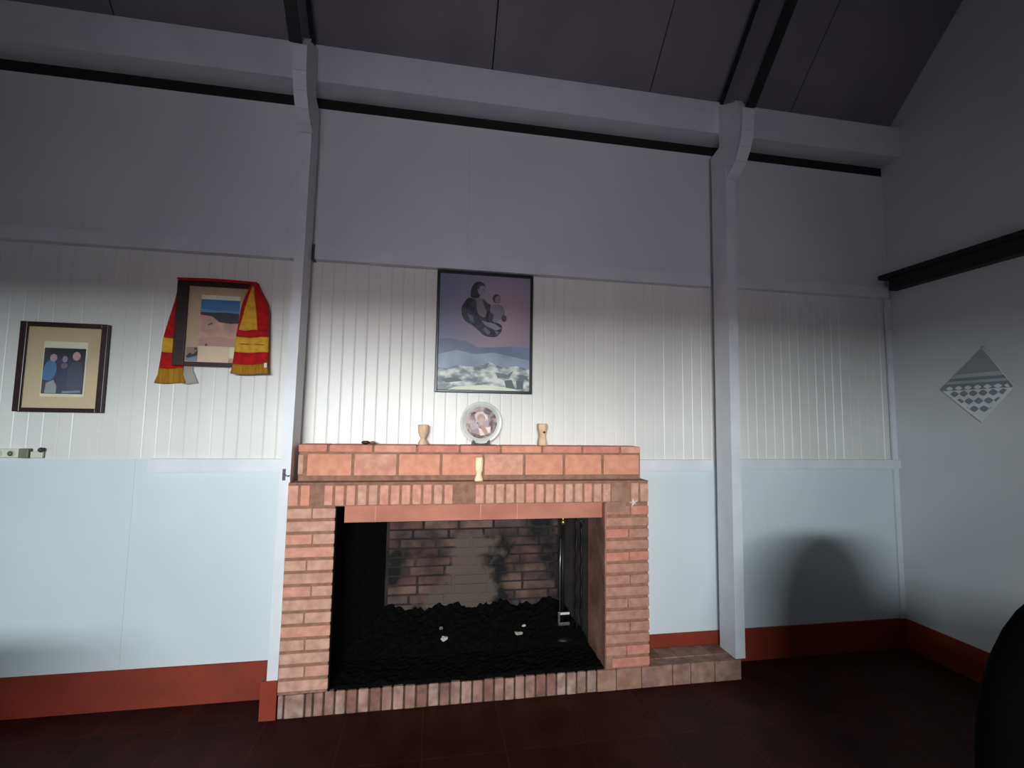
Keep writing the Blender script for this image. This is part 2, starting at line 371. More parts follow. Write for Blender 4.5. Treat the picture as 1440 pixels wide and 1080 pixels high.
# mortar ledge + mantel
m = MB(); m.box((-.757, .0, ST0-.008), (1.336, .235, ST0+.004), MORT, .003); m.build('ledge', fp)
m = MB(); m.box((-.728, .075, ST0+.004), (1.316, .228, 1.425), MORT)
j = [-.690]+[-.686+.25*k for k in range(1, 9)]
m.box((-.731, .07, 1.262), (-.702, .1, 1.372), BR[3], .004)
for a, b in zip(j[:-1], j[1:]): m.box((a+.008, .07+random.uniform(-.001, .001), 1.255), (b-.007, .1, 1.377), pick([BR[0], BR[1], BR[0]]), .003)
c = [-.731, -.572, -.325, -.077, .172, .42, .675, .93, 1.18, 1.318]
for a, b in zip(c[:-1], c[1:]): m.box((a+(.006 if a > -.7 else 0), .066+random.uniform(-.001, .001), 1.388), (b-.006, .228, 1.429), pick([BR[2], BR[1], BR[2], BR[0]]), .004)
m.build('mantel', fp)
# lintel
m = MB(); m.box((-.467, .055, .995), (1.056, .075, 1.094), LINT, .002)
for x in (-.30, .30, .52): m.box((x, .0542, .996), (x+.004, .056, 1.093), BR[1])
m.build('lintel', fp)
# hearth base (front bricks on edge) and right shelf
m = MB(); m.box((-.75, .008, 0), (1.93, YW-.024, .116), SMORT)
x = -.757; i = 0
ws = [.035, .105, .04, .055, .055]
while x < .98:
    wv = ws[i] if i < len(ws) else .061+random.uniform(-.003, .003)
    mt = pick([SB[2], SB[0]]) if i < 6 else pick(SB[:2]+[SB[2]])
    m.box((x+.004, random.uniform(-.002, .003), .002), (x+wv-.005, .11, .121+random.uniform(-.003, .003)), mt, .006)
    x += wv; i += 1
while x < 1.90:
    wv = random.choice([.12, .2, .16]); wv = min(wv, 1.945-x)
    m.box((x+.002, random.uniform(-.001, .002), .002), (x+wv-.002, .11, .122), pick([WASH, SB[0], SB[0]]) if x < 1.5 else SB[0], .005); x += wv
x = 1.338
while x < 1.93:
    for k in range(1): m.box((x+.002, .08, .09), (min(x+.115, 1.943)-.003, YW-.024, .126), pick(SB[:2]), .004)
    x += .115
m.build('hearth_base', fp)
# firebox
YF = .62
m = MB()
xl, xr = -.262, .935
courses = 17; z0 = .2; h = .062
m.box((xl-.02, YF+.006, .1), (xr+.02, YF+.06, 1.3), FBB)
for i in range(courses):
    x = xl-random.uniform(0, .2)
    while x < xr:
        b = min(x+.235, xr); a = max(x, xl)
        if b-a > .02: m.box((a+.004, YF+random.uniform(-.003, .003), z0+i*h+.006), (b-.004, YF+.03, z0+(i+1)*h-.006), pick(FB), .003)
        x += .245
m.build('firebox_back', fp)['label'] = 'sooty brick back of the firebox with a pale burnt patch'
m = MB()
m.prism([(-.505, .30, .1), (xl, YF+.03, .1), (xl, YF+.03, 1.3), (-.505, .30, 1.3)], (-.03, .01, 0), SOOT); m.build('firebox_side', fp)  # left side: soot plus its shade in one black
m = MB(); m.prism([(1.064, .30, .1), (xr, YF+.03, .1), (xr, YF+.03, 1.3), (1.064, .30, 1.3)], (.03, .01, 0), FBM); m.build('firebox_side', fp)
m = MB(); m.box((-.56, .076, 1.15), (1.1, YF+.06, 1.2), SOOT); m.build('firebox_hood', fp)
m = MB(); m.box((-.56, .21, 0.04), (1.1, YF+.06, .1), SOOT); m.build('hearth_slab', fp)
# ash bed: height field
nx, ny = 70, 34; V = []; 
for jy in range(ny):
    for ix in range(nx):
        x = -.50+1.556*ix/(nx-1); y = .010+.62*jy/(ny-1)
        k = max(0, (y-.30)/.32); hh = .134+.17*min(1, k**.8)
        hh += (.2+k)*(.012*math.sin(x*17+y*9)+.01*math.sin(x*41-y*23))+random.uniform(-.006, .006)*(1+1.5*k)
        if jy == 0: hh = .118
        V.append((x, y, hh))
m = MB(); m.add(V, [(b*nx+a, b*nx+a+1, (b+1)*nx+a+1, (b+1)*nx+a) for a in range(nx-1) for b in range(ny-1)], ASH, False)
o = m.build('ash_bed', recalc=False); o['kind'] = 'stuff'; tag(o, 'black ash and charcoal covering the floor of the firebox', 'ash')
# scraps in the ash
def scrap(x, y, z, s, label, seed, mt):
    random.seed(seed); bm = bmesh.new(); bmesh.ops.create_icosphere(bm, subdivisions=2, radius=1)
    for v in bm.verts: v.co = v.co*random.uniform(.6, 1.2); v.co = Vector((x+v.co.x*s[0], y+v.co.y*s[1], z+v.co.z*s[2]))
    m = MB(); m.bm(bm, mt); return tag(m.build('paper_scrap'), label, 'scrap', 'pale scraps in the ash')
SCR = ink(196, 184, 170, .8)
scrap(.12, .37, .195, (.022, .015, .016), 'crumpled pale scrap in the ash left of the middle, the larger one', 3, SCR)
scrap(.10, .43, .235, (.012, .01, .012), 'small grey scrap just behind the larger pale scrap in the ash', 4, ink(120, 116, 108, .8))
scrap(.60, .38, .195, (.03, .015, .012), 'flat pale scrap in the ash towards the fire irons', 5, ink(168, 160, 150, .8))
scrap(.645, .42, .225, (.014, .01, .008), 'small pale scrap in the ash nearest the fire irons', 6, SCR)
random.seed(21)
# fire irons
fi = thing('fire_iron_stand', 'black fire iron stand with brass knob in the right of the firebox', 'fire irons', (.93, .36, .15))
X, Y = .90, .38
m = MB(); m.tube([(X, Y, .17), (X, Y, .90)], .009, IRON); m.build('pole', fi)
m = MB(); m.lathe([(.001, 0), (.012, .004), (.017, .018), (.012, .03), (.006, .034), (.009, .042), (.001, .05)], (X, Y, .885), BRASS, 14); m.build('knob', fi)['label'] = 'brass knob'
m = MB(); m.lathe([(.07, 0), (.075, .008), (.03, .02), (.01, .03)], (X, Y, .15), IRON, 20); m.build('base', fi)
m = MB(); m.tube([(X-.02, Y-.02, .80), (X-.028, Y-.03, .62), (X-.03, Y-.04, .33)], .005, METAL, 8)
m.box((X-.045, Y-.07, .255), (X+.03, Y-.055, .275), METAL, .003); m.box((X-.045, Y-.055, .25), (X-.03, Y-.04, .335), METAL, .003); m.box((X-.03, Y-.05, .315), (X+.035, Y-.04, .33), ink(210, 204, 190), .003)
m.build('shovel', fi)['label'] = 'dull steel hearth shovel'
for dx, top in ((.09, .93), (.125, .88)):
    m = MB(); pts = [(X+dx+.003*math.sin(k*1.3), Y-.02+.003*math.cos(k*1.3), .2+(top-.2)*k/24) for k in range(25)]
    m.tube(pts, .006, IRON, 8)
    m.tube([(X+dx, Y-.02, top), (X+dx-.012, Y-.02, top+.03), (X+dx+.012, Y-.02, top+.045), (X+dx+.02, Y-.02, top+.02)], .005, IRON, 8)
    m.build('poker', fi)
# star ornament
m = MB(); pts = []
for k in range(10):
    a = PI/2+2*PI*k/10+.2; r = (.034 if k % 2 == 0 else .011)*(1.0 if k != 6 else .7); pts.append((1.238+r*math.cos(a)*1.05, -.0015, 1.092+r*math.sin(a)*.85))
cc = (1.238, -.014, 1.092); V = pts+[cc, (1.238, -.001, 1.092)]
m.add(V, [(i, (i+1) % 10, 10) for i in range(10)]+[((i+1) % 10, i, 11) for i in range(10)], ink(250, 236, 226, .6))
tag(m.build('star_ornament'), 'small pale starfish ornament stuck on the top corner of the right jamb', 'ornament')

# ------------------------------------------------------------------ ornaments on the mantel
ZM = 1.4295
t = thing('wooden_goblet', 'carved pale wooden goblet on the mantel left of the plate', 'ornament', (-.046, .14, ZM))
m = MB(); m.lathe([(.030, 0), (.031, .008), (.024, .022), (.015, .036), (.017, .042), (.026, .058), (.032, .082), (.033, .112), (.031, .120), (.026, .119)], (-.046, .14, ZM), WOOD, 12, .25); m.build('cup', t)
m = MB(); m.lathe([(.024, 0), (.004, .0015)], (-.046, .14, ZM+.119), ink(92, 84, 72), 16); m.build('rim_shade_disc', t)  # dark disc paints the shaded hollow of the cup mouth
t = thing('wooden_carving', 'squared wooden carved figure with a small hole on the mantel right of the plate', 'ornament', (.692, .14, ZM))
m = MB(); m.lathe([(.026, 0), (.028, .01), (.025, .03), (.021, .05), (.021, .07), (.025, .09), (.030, .105), (.031, .13), (.026, .137)], (.692, .14, ZM), WOOD, 16, .8); m.build('body', t)
m = MB(); m.lathe([(.0075, -.003), (.006, .004)], (.698, .118, ZM+.083), ink(70, 40, 26), 12, 0, 'y'); m.build('hole', t)['label'] = 'dark round hole'
m = MB(); m.box((.690, .1125, ZM+.098), (.707, .125, ZM+.108), WOODC, .003); m.build('brow', t)
t = thing('wooden_figurine', 'cream waisted wooden figurine standing on the brick ledge in front of the mantel', 'ornament', (.284, .034, ST0+.004))
m = MB(); m.lathe([(.025, 0), (.026, .01), (.022, .02), (.016, .038), (.017, .045), (.023, .06), (.024, .09), (.024, .12), (.022, .136), (.016, .140)], (.284, .034, ST0+.004), WOODC, 16, .5); m.build('body', t)
m = MB(); m.box((.297, .008, ST0+.112), (.307, .02, ST0+.132), WOOD, .002); m.build('ear', t)
t = thing('dark_pebble', 'small dark brown lump lying on the left end of the mantel', 'ornament', (-.36, .13, ZM))
def blob(c, s, mt, seed, sub=2):
    random.seed(seed); bm = bmesh.new(); bmesh.ops.create_icosphere(bm, subdivisions=sub, radius=1)
    for v in bm.verts: v.co = v.co*random.uniform(.9, 1.08); v.co = Vector((c[0]+v.co.x*s[0], c[1]+v.co.y*s[1], c[2]+v.co.z*s[2]))
    m = MB(); m.bm(bm, mt, True); return m
blob((-.378, .13, ZM+.011), (.026, .016, .011), ink(40, 24, 18), 2).build('lump', t)
blob((-.338, .13, ZM+.010), (.018, .014, .010), ink(120, 92, 78), 4).build('pale_lump', t)['label'] = 'paler brown lump'
random.seed(5)
# plate on stand
px, py, pz, R = .305, .15, 1.567, .128
t = thing('decorative_plate', 'round decorative plate with pink relief picture standing in the middle of the mantel', 'plate', (px, py, ZM))
m = MB(); RIM = mat('plate_rim', (208, 208, 200), .25, (180, 182, 176), 10)
m.lathe([(.001, .012), (.06, .012), (.095, .008), (R, -.010), (R+.001, -.013), (R-.002, -.0145), (.104, -.003), (.098, .0), (.001, .0)], (px, py, pz), RIM, 48, 0, 'y'); m.build('rim', t)
PL = mat('plate_relief', (206, 186, 184), .45, (124, 104, 106), 26, .6, 40, lo=.38, hi=.56, detail=6)
m = MB(); m.lathe([(.001, 0), (.098, 0), (.098, -.003), (.001, -.0035)], (px, py-.001, pz), PL, 48, 0, 'y')
def art(m, polys, ox, oy, oz, sx, sz, y0, step=.0004):
    for i, (col, pts) in enumerate(polys):
        if 5 < len(pts) < 16:
            for _ in range(2): pts = [q for a, b in zip(pts, pts[1:]+pts[:1]) for q in ((a[0]*.8+b[0]*.2, a[1]*.8+b[1]*.2), (a[0]*.2+b[0]*.8, a[1]*.2+b[1]*.8))] if pts[0][0] != 0 else pts
        mt = col if not isinstance(col, tuple) else ink(*col)
        yy = y0-step*(i+1)
        P3 = [(ox+sx*a, yy, oz+sz*b) for a, b in pts]
        ar = sum(P3[k][0]*P3[(k+1) % len(P3)][2]-P3[(k+1) % len(P3)][0]*P3[k][2] for k in range(len(P3)))
        if ar < 0: P3 = P3[::-1]
        m.add(P3, [tuple(range(len(P3)))], mt)
def ell(cx, cy, rx, ry, n=16, a=0): return [(cx+rx*math.cos(2*PI*k/n)*math.cos(a)-ry*math.sin(2*PI*k/n)*math.sin(a), cy+rx*math.cos(2*PI*k/n)*math.sin(a)+ry*math.sin(2*PI*k/n)*math.cos(a)) for k in range(n)]
art(m, [((214, 190, 188), ell(.0, .42, .42, .28)), ((236, 224, 220), [(-.1, .55), (.2, .52), (.42, .3), (.4, .18), (.2, .38), (-.1, .46)]),
        ((176, 138, 136), ell(-.02, .3, .26, .26)), ((196, 160, 150), ell(.02, .1, .2, .24)), ((172, 150, 152), ell(.3, -.08, .2, .2)),
        ((178, 138, 122), [(-.05, -.12), (.15, -.15), (.5, -.72), (.25, -.78), (0, -.4)]), ((240, 206, 198), [(-.2, -.3), (.0, -.4), (.24, -.78), (-.05, -.82)]),
        ((242, 214, 206), [(.28, -.3), (.6, -.25), (.58, -.6), (.45, -.66)]), ((50, 32, 34), ell(-.45, .6, .09, .08)), ((98, 84, 92), ell(.32, .66, .22, .13, 16, -.5)),
        ((150, 136, 142), ell(-.38, -.55, .26, .2)), ((96, 80, 88), [(-.7, -.62), (-.2, -.86), (.06, -.88), (-.1, -.78), (-.5, -.66)]), ((178, 164, 168), ell(-.5, -.2, .2, .26, 16, .3)),
        ((104, 96, 88), ell(-.25, -.02, .05, .05))], px, 0, pz, .098, .098, py-.0045)
m.build('painted_well', t, recalc=False)
m = MB()
for sx in (-1, 1):
    m.prism([(px+sx*.056, py-.03, ZM), (px+sx*.040, py-.03, ZM), (px+sx*.036, py-.03, ZM+.022), (px+sx*.052, py-.03, ZM+.034)], (0, .06, 0), ink(52, 34, 24))
m.box((px-.05, py-.004, ZM), (px+.05, py+.03, ZM+.010), ink(70, 48, 34), .002); m.build('plate_stand', t)['label'] = 'dark wooden plate stand'

# ------------------------------------------------------------------ framed pictures
def frame(t, x0, x1, z0, z1, wl, wr, wt, wb, yf, yb, mt, name='frame', bev=.003):
    m = MB()
    m.box((x0, yf, z0), (x0+wl, yb, z1), mt, bev); m.box((x1-wr, yf, z0), (x1, yb, z1), mt, bev)
    m.box((x0+wl-.001, yf+.0005, z1-wt), (x1-wr+.001, yb, z1), mt, bev); m.box((x0+wl-.001, yf+.0005, z0), (x1-wr+.001, yb, z0+wb), mt, bev)
    m.build(name, t)
def panel(t, name, x0, x1, z0, z1, y, th, mt, polys=(), step=.0004, label=None):
    m = MB(); m.box((x0, y, z0), (x1, y+th, z1), mt)
    art(m, polys, x0, 0, z0, x1-x0, z1-z0, y, step)
    o = m.build(name, t, recalc=False)
    if label: o['label'] = label
def rect(a, b, c, d): return [(a, c), (b, c), (b, d), (a, d)]

# central devotional picture
t = thing('devotional_picture', 'thin black framed devotional picture of a veiled woman holding a child above clouds', 'picture', (.323, .22, 1.755))
x0, x1, z0, z1 = .012, .636, 1.755, 2.536
frame(t, x0, x1, z0, z1, .017, .017, .017, .017, .198, .228, BLACKFR)
SKY = mat('print_sky', (172, 146, 156), .35, (124, 128, 156), 1.9, stretch=(1.4, 1, .7), detail=1, spec=.3)
MOUNT = mat('print_hills', (122, 132, 158), .35, (102, 110, 136), 4, spec=.3)
TOWN = mat('print_town', (214, 216, 210), .35, (104, 114, 122), 17, detail=8, lo=.4, hi=.62, spec=.3, stretch=(.8, 1, 1.4))
HAZE = mat('print_haze', (156, 166, 186), .35, (130, 140, 164), 5, detail=5, spec=.3)
def pinkglow(m):   # printed sky: lavender corners, pink in the middle
    nt = m.node_tree; N = nt.nodes.new; L = nt.links.new; b = nt.nodes['Principled BSDF']
    tc = N('ShaderNodeTexCoord'); sub = N('ShaderNodeVectorMath'); sub.operation = 'SUBTRACT'; L(tc.outputs['Object'], sub.inputs[0]); sub.inputs[1].default_value = (.44, .22, 2.24)
    mul = N('ShaderNodeVectorMath'); mul.operation = 'MULTIPLY'; L(sub.outputs[0], mul.inputs[0]); mul.inputs[1].default_value = (2.6, 0, 2.2)
    ln = N('ShaderNodeVectorMath'); ln.operation = 'LENGTH'; L(mul.outputs[0], ln.inputs[0])
    r = N('ShaderNodeValToRGB'); L(ln.outputs['Value'], r.inputs[0]); r.color_ramp.elements[0].color = hexl(178, 152, 158); r.color_ramp.elements[1].color = hexl(124, 126, 152)
    L(r.outputs[0], b.inputs['Base Color'])
pinkglow(SKY)
ROBE = mat('print_robe', (70, 72, 86), .35, (32, 34, 44), 22, detail=6, spec=.3)
sky = [(SKY, rect(0, 1, 0, 1)), 
 (MOUNT, [(0, 0), (1, 0), (1, .38), (.8, .39), (.6, .375), (.42, .37), (.3, .42), (.1, .44), (0, .43)]),
 (HAZE, [(0, 0), (1, 0), (1, .27), (.8, .3), (.6, .33), (.4, .31), (.2, .34), (0, .3)]),
 (TOWN, [(0, 0), (1, 0), (1, .19), (.85, .22), (.7, .2), (.55, .25), (.4, .2), (.2, .21), (.1, .18), (0, .19)]),
 ((226, 230, 210), [(.1, 0), (.9, 0), (.8, .03), (.5, .05), (.2, .03)]), ((92, 104, 108), [(.02, .09), (.2, .11), (.28, .08), (.1, .06)]),
 ((84, 98, 98), [(.72, .09), (.8, .1), (.84, .02), (.74, .03)]), ((84, 98, 98), [(.85, .09), (.93, .09), (.93, .02), (.86, .02)]), ((110, 120, 126), [(.62, .16), (.75, .14), (.82, .18), (.78, .12), (.65, .11)]),
 # robed woman
 (ROBE, [(.31, .80), (.38, .79), (.48, .76), (.54, .72), (.57, .66), (.6, .6), (.69, .57), (.68, .51), (.62, .46), (.5, .465), (.42, .52), (.36, .56), (.28, .59), (.24, .65), (.24, .72)]),
 ((26, 28, 38), [(.33, .80), (.34, .88), (.38, .935), (.44, .945), (.49, .92), (.5, .88), (.46, .86), (.43, .8), (.4, .79)]),
 ((134, 128, 140), ell(.455, .87, .045, .048)), ((50, 46, 56), [(.4, .9), (.44, .93), (.49, .91), (.44, .905), (.42, .87)]),
 ((120, 114, 126), [(.39, .8), (.5, .8), (.52, .72), (.5, .62), (.42, .65), (.4, .74)]), ((54, 56, 70), [(.46, .79), (.56, .74), (.55, .68), (.5, .7)]),
 # child
 ((62, 58, 68), ell(.62, .80, .045, .04)), ((132, 124, 136), ell(.635, .79, .033, .036)),
 ((128, 122, 136), [(.57, .75), (.68, .75), (.72, .68), (.67, .62), (.6, .58), (.55, .64)]), ((60, 60, 72), [(.54, .68), (.59, .66), (.57, .58), (.53, .6)]),
 ((66, 62, 74), ell(.705, .63, .03, .03)), ((136, 134, 146), [(.46, .6), (.6, .58), (.68, .54), (.62, .52), (.5, .56)]),
 ((110, 112, 126), [(.3, .66), (.36, .64), (.38, .58), (.33, .6)]), ((104, 108, 124), [(.5, .55), (.56, .5), (.53, .48), (.47, .52)]), ((104, 108, 124), [(.6, .52), (.65, .51), (.63, .48)])]
panel(t, 'print', x0+.015, x1-.015, z0+.015, z1-.015, .216, .006, ink(150, 146, 160), sky)

# left framed photograph
x0, x1, z0, z1 = -2.232, -1.806, 1.590, 2.086
t = thing('framed_photograph', 'mahogany framed group photograph with cream mount, hanging at the far left', 'picture', ((x0+x1)/2, .21, z0), 'wooden framed photographs left of the fireplace')
frame(t, x0, x1, z0, z1, .034, .032, .026, .022, .197, .222, MAHOG)
panel(t, 'mount', x0+.03, x1-.03, z0+.02, z1-.024, .213, .004, MATCARD)
a0, a1, b0, b1 = x0+.115, x1-.098, z0+.085, z1-.105
panel(t, 'photo_print', a0, a1, b0, b1, .2105, .002, IVORY, [((34, 34, 58), rect(.02, .96, .05, .88)), ((20, 20, 34), rect(.02, .96, .72, .88)),
   ((58, 112, 158), [(.02, .3), (.04, .55), (.14, .66), (.28, .64), (.34, .5), (.28, .34), (.2, .28)]), ((176, 142, 160), ell(.24, .70, .08, .07)), ((150, 128, 160), ell(.5, .68, .06, .06)),
   ((196, 156, 160), ell(.76, .74, .09, .08)), ((60, 66, 88), [(.58, .1), (.58, .55), (.7, .64), (.9, .62), (.94, .4), (.94, .1)]), ((150, 156, 160), [(.1, .06), (.12, .24), (.28, .3), (.36, .2), (.36, .06)]),
   ((120, 90, 120), ell(.5, .56, .08, .05)), ((36, 40, 90), [(.36, .08), (.4, .5), (.56, .52), (.6, .08)]), ((130, 134, 160), [(.5, .1), (.9, .12), (.92, .08), (.5, .06)])], .0002)
m = MB(); m.box((x0+.03, .2045, z0+.02), (x1-.03, .206, z1-.024), GLASS); m.build('glass', t)

# landscape photograph with scarf
x0, x1, z0, z1 = -1.470, -1.046, 1.867, 2.366
t = thing('framed_photograph', 'framed landscape photograph of a sandy beach, draped with a red and yellow scarf', 'picture', ((x0+x1)/2, .21, z0), 'wooden framed photographs left of the fireplace')
frame(t, x0, x1, z0, z1, .060, .03, .03, .024, .190, .215, MAHOG)  # left stile widened to stand for a dark reflection and shadow on the mount
panel(t, 'mount', x0+.055, x1-.028, z0+.02, z1-.028, .205, .004, mat('beige_mount', (196, 168, 140), .8))
a0, a1, b0, b1 = x0+.128, x1-.088, z0+.052, z1-.078
SAND = mat('print_sand', (206, 164, 150), .5, (178, 134, 122), 16)
panel(t, 'photo_print', a0, a1, b0, b1, .2025, .002, IVORY, [((54, 112, 166), rect(.0, 1, .72, .93)), ((88, 140, 182), [(0, .72), (1, .72), (1, .76), (.4, .75), (0, .78)]),
   (SAND, rect(0, 1, .18, .7)), ((38, 40, 50), [(0, .68), (0, .72), (.3, .72), (.6, .73), (1, .72), (1, .56), (.8, .55), (.5, .57), (.3, .66)]),
   ((70, 50, 50), [(.2, .52), (.3, .56), (.34, .54), (.22, .51)]), ((188, 146, 130), [(0, .3), (.5, .34), (1, .3), (1, .18), (0, .18)]), ((222, 196, 168), rect(0, .8, -.08, .18)),
   ((60, 44, 40), ell(.2, .2, .03, .02))], .0002)
panel(t, 'corner_collage', x0+.066, x0+.128, z0+.03, z0+.11, .2022, .001, ink(150, 120, 104), [((40, 32, 34), [(0, .3), (.3, .6), (.6, .5), (1, .8), (1, .4), (.5, .3), (.2, .2)]), ((110, 146, 176), rect(.1, 1, 0, .22)), ((60, 40, 40), ell(.8, .9, .12, .1))], .0002, 'small picture in the lower left corner of the mount')
panel(t, 'corner_collage', x1-.10, x1-.032, z0+.03, z0+.13, .2020, .001, ink(172, 138, 130), [((90, 40, 40), [(.5, .2), (.6, .7), (.9, .9), (1, .2)]), ((230, 224, 220), [(.3, .4), (.8, .9), (.85, .8), (.4, .3)]), ((130, 160, 190), rect(0, 1, 0, .14)), ((50, 36, 40), [(.0, .9), (.15, .5), (.2, .9)])], .0002, 'small picture in the lower right corner of the mount')
m = MB(); m.box((x0+.055, .1985, z0+.02), (x1-.028, .2, z1-.028), GLASS); m.build('glass', t)

# scarf
sc = thing('football_scarf', 'red and yellow striped scarf draped over the framed beach photograph', 'scarf', (-1.25, .19, 2.37))
def cloth(name, rows, bands, y, th=.007, wav=.004, n=12, ycurve=0, label=None):
    # rows: [(z, xl, xr)] top to bottom; bands: [(ztop, zbot, mat)]
    m = MB()
    def at(z):
        for (za, la, ra), (zb, lb, rb) in zip(rows[:-1], rows[1:]):
            if za >= z >= zb: k = (za-z)/max(1e-6, za-zb); return la+(lb-la)*k, ra+(rb-ra)*k
        return rows[-1][1:]
    for zt, zb, mt, ua, ub in bands:
        N = max(2, int((zt-zb)/.012)); V = []
        for i in range(N+1):
            z = zt-(zt-zb)*i/N; l, r = at(z)
            for k in range(n+1):
                u = ua+(ub-ua)*k/n; yy = y+wav*math.sin(u*9+z*5)+.002*math.sin(u*23+z*30)
                V.append((l+(r-l)*u, yy, z-.004*math.sin(u*5)))
        W = n+1; F1 = [(i*W+k, (i+1)*W+k, (i+1)*W+k+1, i*W+k+1) for i in range(N) for k in range(n)]
        V2 = [(a, b+th, c) for a, b, c in V]; o = len(V)
        F2 = [tuple(o+q for q in f[::-1]) for f in F1]
        E = []
        for i in range(N): E += [(i*W, o+i*W, o+(i+1)*W, (i+1)*W), (i*W+n, (i+1)*W+n, o+(i+1)*W+n, o+i*W+n)]
        for k in range(n): E += [(k, k+1, o+k+1, o+k), (N*W+k, o+N*W+k, o+N*W+k+1, N*W+k+1)]
        m.add(V+V2, F1+F2+E, mt, True)
    o = m.build(name, sc)
    if label: o['label'] = label
    return o
lr = [(2.362, -1.476, -1.435), (2.25, -1.487, -1.41), (2.15, -1.512, -1.41), (2.02, -1.535, -1.41), (1.815, -1.548, -1.42), (1.76, -1.568, -1.40)]
cloth('left_end', lr, [(2.362, 2.03, REDCL, 0, 1), (2.03, 1.945, YELCL, 0, 1), (1.945, 1.852, REDCL, 0, 1)], .2185, .005, .002, label='red scarf end with one yellow band hanging behind the frame')
cloth('fringe', lr, [(1.852, 1.765, OCHCL, 0, 1)], .2165, .006, .003)
cloth('lining', [(2.0, -1.43, -1.37), (1.84, -1.425, -1.37), (1.762, -1.42, -1.335)], [(1.95, 1.765, GREYCL, 0, 1)], .222, .003, .001, label='pale grey underside of the scarf')
rr = [(2.372, -1.062, -1.04), (2.33, -1.080, -1.022), (2.25, -1.105, -.978), (2.2, -1.115, -.965), (2.0, -1.135, -.956), (1.87, -1.142, -.952), (1.82, -1.152, -.945)]
cloth('right_end', rr, [(2.372, 2.083, REDCL, 0, 1), (2.035, 2.083, REDCL, 0, 1)][:1]+[(2.083, 2.045, REDCL, 0, 1), (2.045, 1.955, YELCL, 0, 1), (1.955, 1.885, REDCL, 0, 1)], .172, .007, .005, label='red scarf end with yellow band hanging in front of the frame')
cloth('fringe', rr, [(1.885, 1.828, OCHCL, 0, 1)], .170, .008, .004)
cloth('yellow_panel', [(2.345, -1.06, -1.052), (2.2, -1.093, -1.03), (2.08, -1.118, -1.018)], [(2.345, 2.085, YELCL, 0, 1)], .1665, .004, .003, label='yellow tapering stripe')
for k0 in (0, 1):
    m = MB(); pts = [(-1.103+k0*.075+k*.0055, .160, 2.001+.0025*math.sin(k*2.1+k0)) for k in range(10)]
    m.tube(pts, .0016, ink(110, 70, 20), 5); m.build('stitched_lettering', sc)
m = MB(); m.box((-.968, .159, 1.868), (-.953, .162, 1.895), ink(236, 222, 216)); m.build('care_tag', sc)['label'] = 'small white care tag'
m = MB(); V = []
N = 20
for i in range(N+1):
    u = i/N; xx = -1.466+u*(.424); z = 2.372+.006*math.sin(u*PI)
    for (y, dz) in ((.172, -.004-.010*(1 if u > .0 else 0)), (.178, .003), (.215, .004), (.224, -.006)): V.append((xx, y, z+dz))
m.add(V, [(i*4+k, i*4+k+1, i*4+k+5, i*4+k+4) for i in range(N) for k in range(3)], REDCL, True)
o = m.build('top_fold', sc); md = o.modifiers.new('solid', 'SOLIDIFY'); md.thickness = .004

# ------------------------------------------------------------------ power strip
t = thing('power_strip', 'white plastic socket strip on the left wall edge with a dark end cap', 'power strip', (-2.4, .2, 1.34))
m = MB(); m.box((-2.75, .20, 1.342), (-2.18, .224, 1.390), PLASTIC, .004); m.build('body', t)
m = MB(); m.box((-2.182, .198, 1.340), (-2.135, .224, 1.391), GREYP, .004); m.build('end_cap', t)['label'] = 'dark grey end cap'
for x in (-2.62, -2.53, -2.44, -2.35, -2.275, -2.215):
    m = MB(); m.lathe([(.019, 0), (.019, -.003), (.016, -.003), (.015, .001), (.001, .001)], (x, .1995, 1.366), PLASTIC, 20, 0, 'y')
    m.lathe([(.013, 0), (.001, -.0005)], (x-.003, .1975, 1.364), GREYP, 16, 0, 'y'); s = m.build('socket', t)
t = thing('cable_clip_box', 'small ivory box with a dark knob at the right end of the socket strip', 'box', (-2.1, .2, 1.34))
m = MB(); m.box((-2.132, .208, 1.340), (-2.075, .2235, 1.375), PLASTIC, .003); m.build('body', t)
m = MB(); m.lathe([(.012, .0), (.014, -.006), (.009, -.016), (.002, -.018)], (-2.083, .213, 1.384), DGREY, 16, 0, 'y'); m.build('knob', t)['label'] = 'dark knob'

# ------------------------------------------------------------------ chequered cloth on the right wall
t = thing('chequered_cloth', 'diamond-hung white and grey chequered cloth on the right wall', 'cloth', (XR-.01, -.33, 1.62))
top, lef, bot, rig = Vector((-.372, 2.085)), Vector((-.115, 1.838)), Vector((-.342, 1.617)), Vector((-.52, 1.83))
LT = ink(250, 252, 252, .9); DK = ink(150, 156, 166, .9); GR = ink(196, 204, 200, .9); DG = ink(166, 168, 174, .9)
m = MB()
# outline, 6 mm thick
m.prism([(XR-.003, p.x, p.y) for p in (top, lef, bot, rig)], (-.006, 0, 0), LT)
xs = XR-.0095
def clip(poly, a, b):     # keep the side left of a->b
    out = []; n = len(poly)
    f = lambda p: (b.x-a.x)*(p.y-a.y)-(b.y-a.y)*(p.x-a.x)
    for i in range(n):
        p, q = poly[i], poly[(i+1) % n]; fp_, fq = f(p), f(q)
        if fp_ >= 0: out.append(p)
        if fp_*fq < 0: out.append(p+(q-p)*(fp_/(fp_-fq)))
    return out
def put(poly, mt, x, mg=.0):
    cen = (top+lef+bot+rig)/4; D = [cen+(p-cen)*(1-mg) for p in (top, lef, bot, rig)]
    sgn = (D[1].x-D[0].x)*(D[2].y-D[0].y)-(D[1].y-D[0].y)*(D[2].x-D[0].x)
    if sgn < 0: D = D[::-1]
    for i in range(4):
        poly = clip(poly, D[i], D[(i+1) % 4])
        if len(poly) < 3: return
    m.add([(x, p.x, p.y) for p in poly], [tuple(range(len(poly)))], mt)
put([Vector((-.6, 1.93)), Vector((0, 1.93)), Vector((0, 2.2)), Vector((-.6, 2.2))], DG, xs)
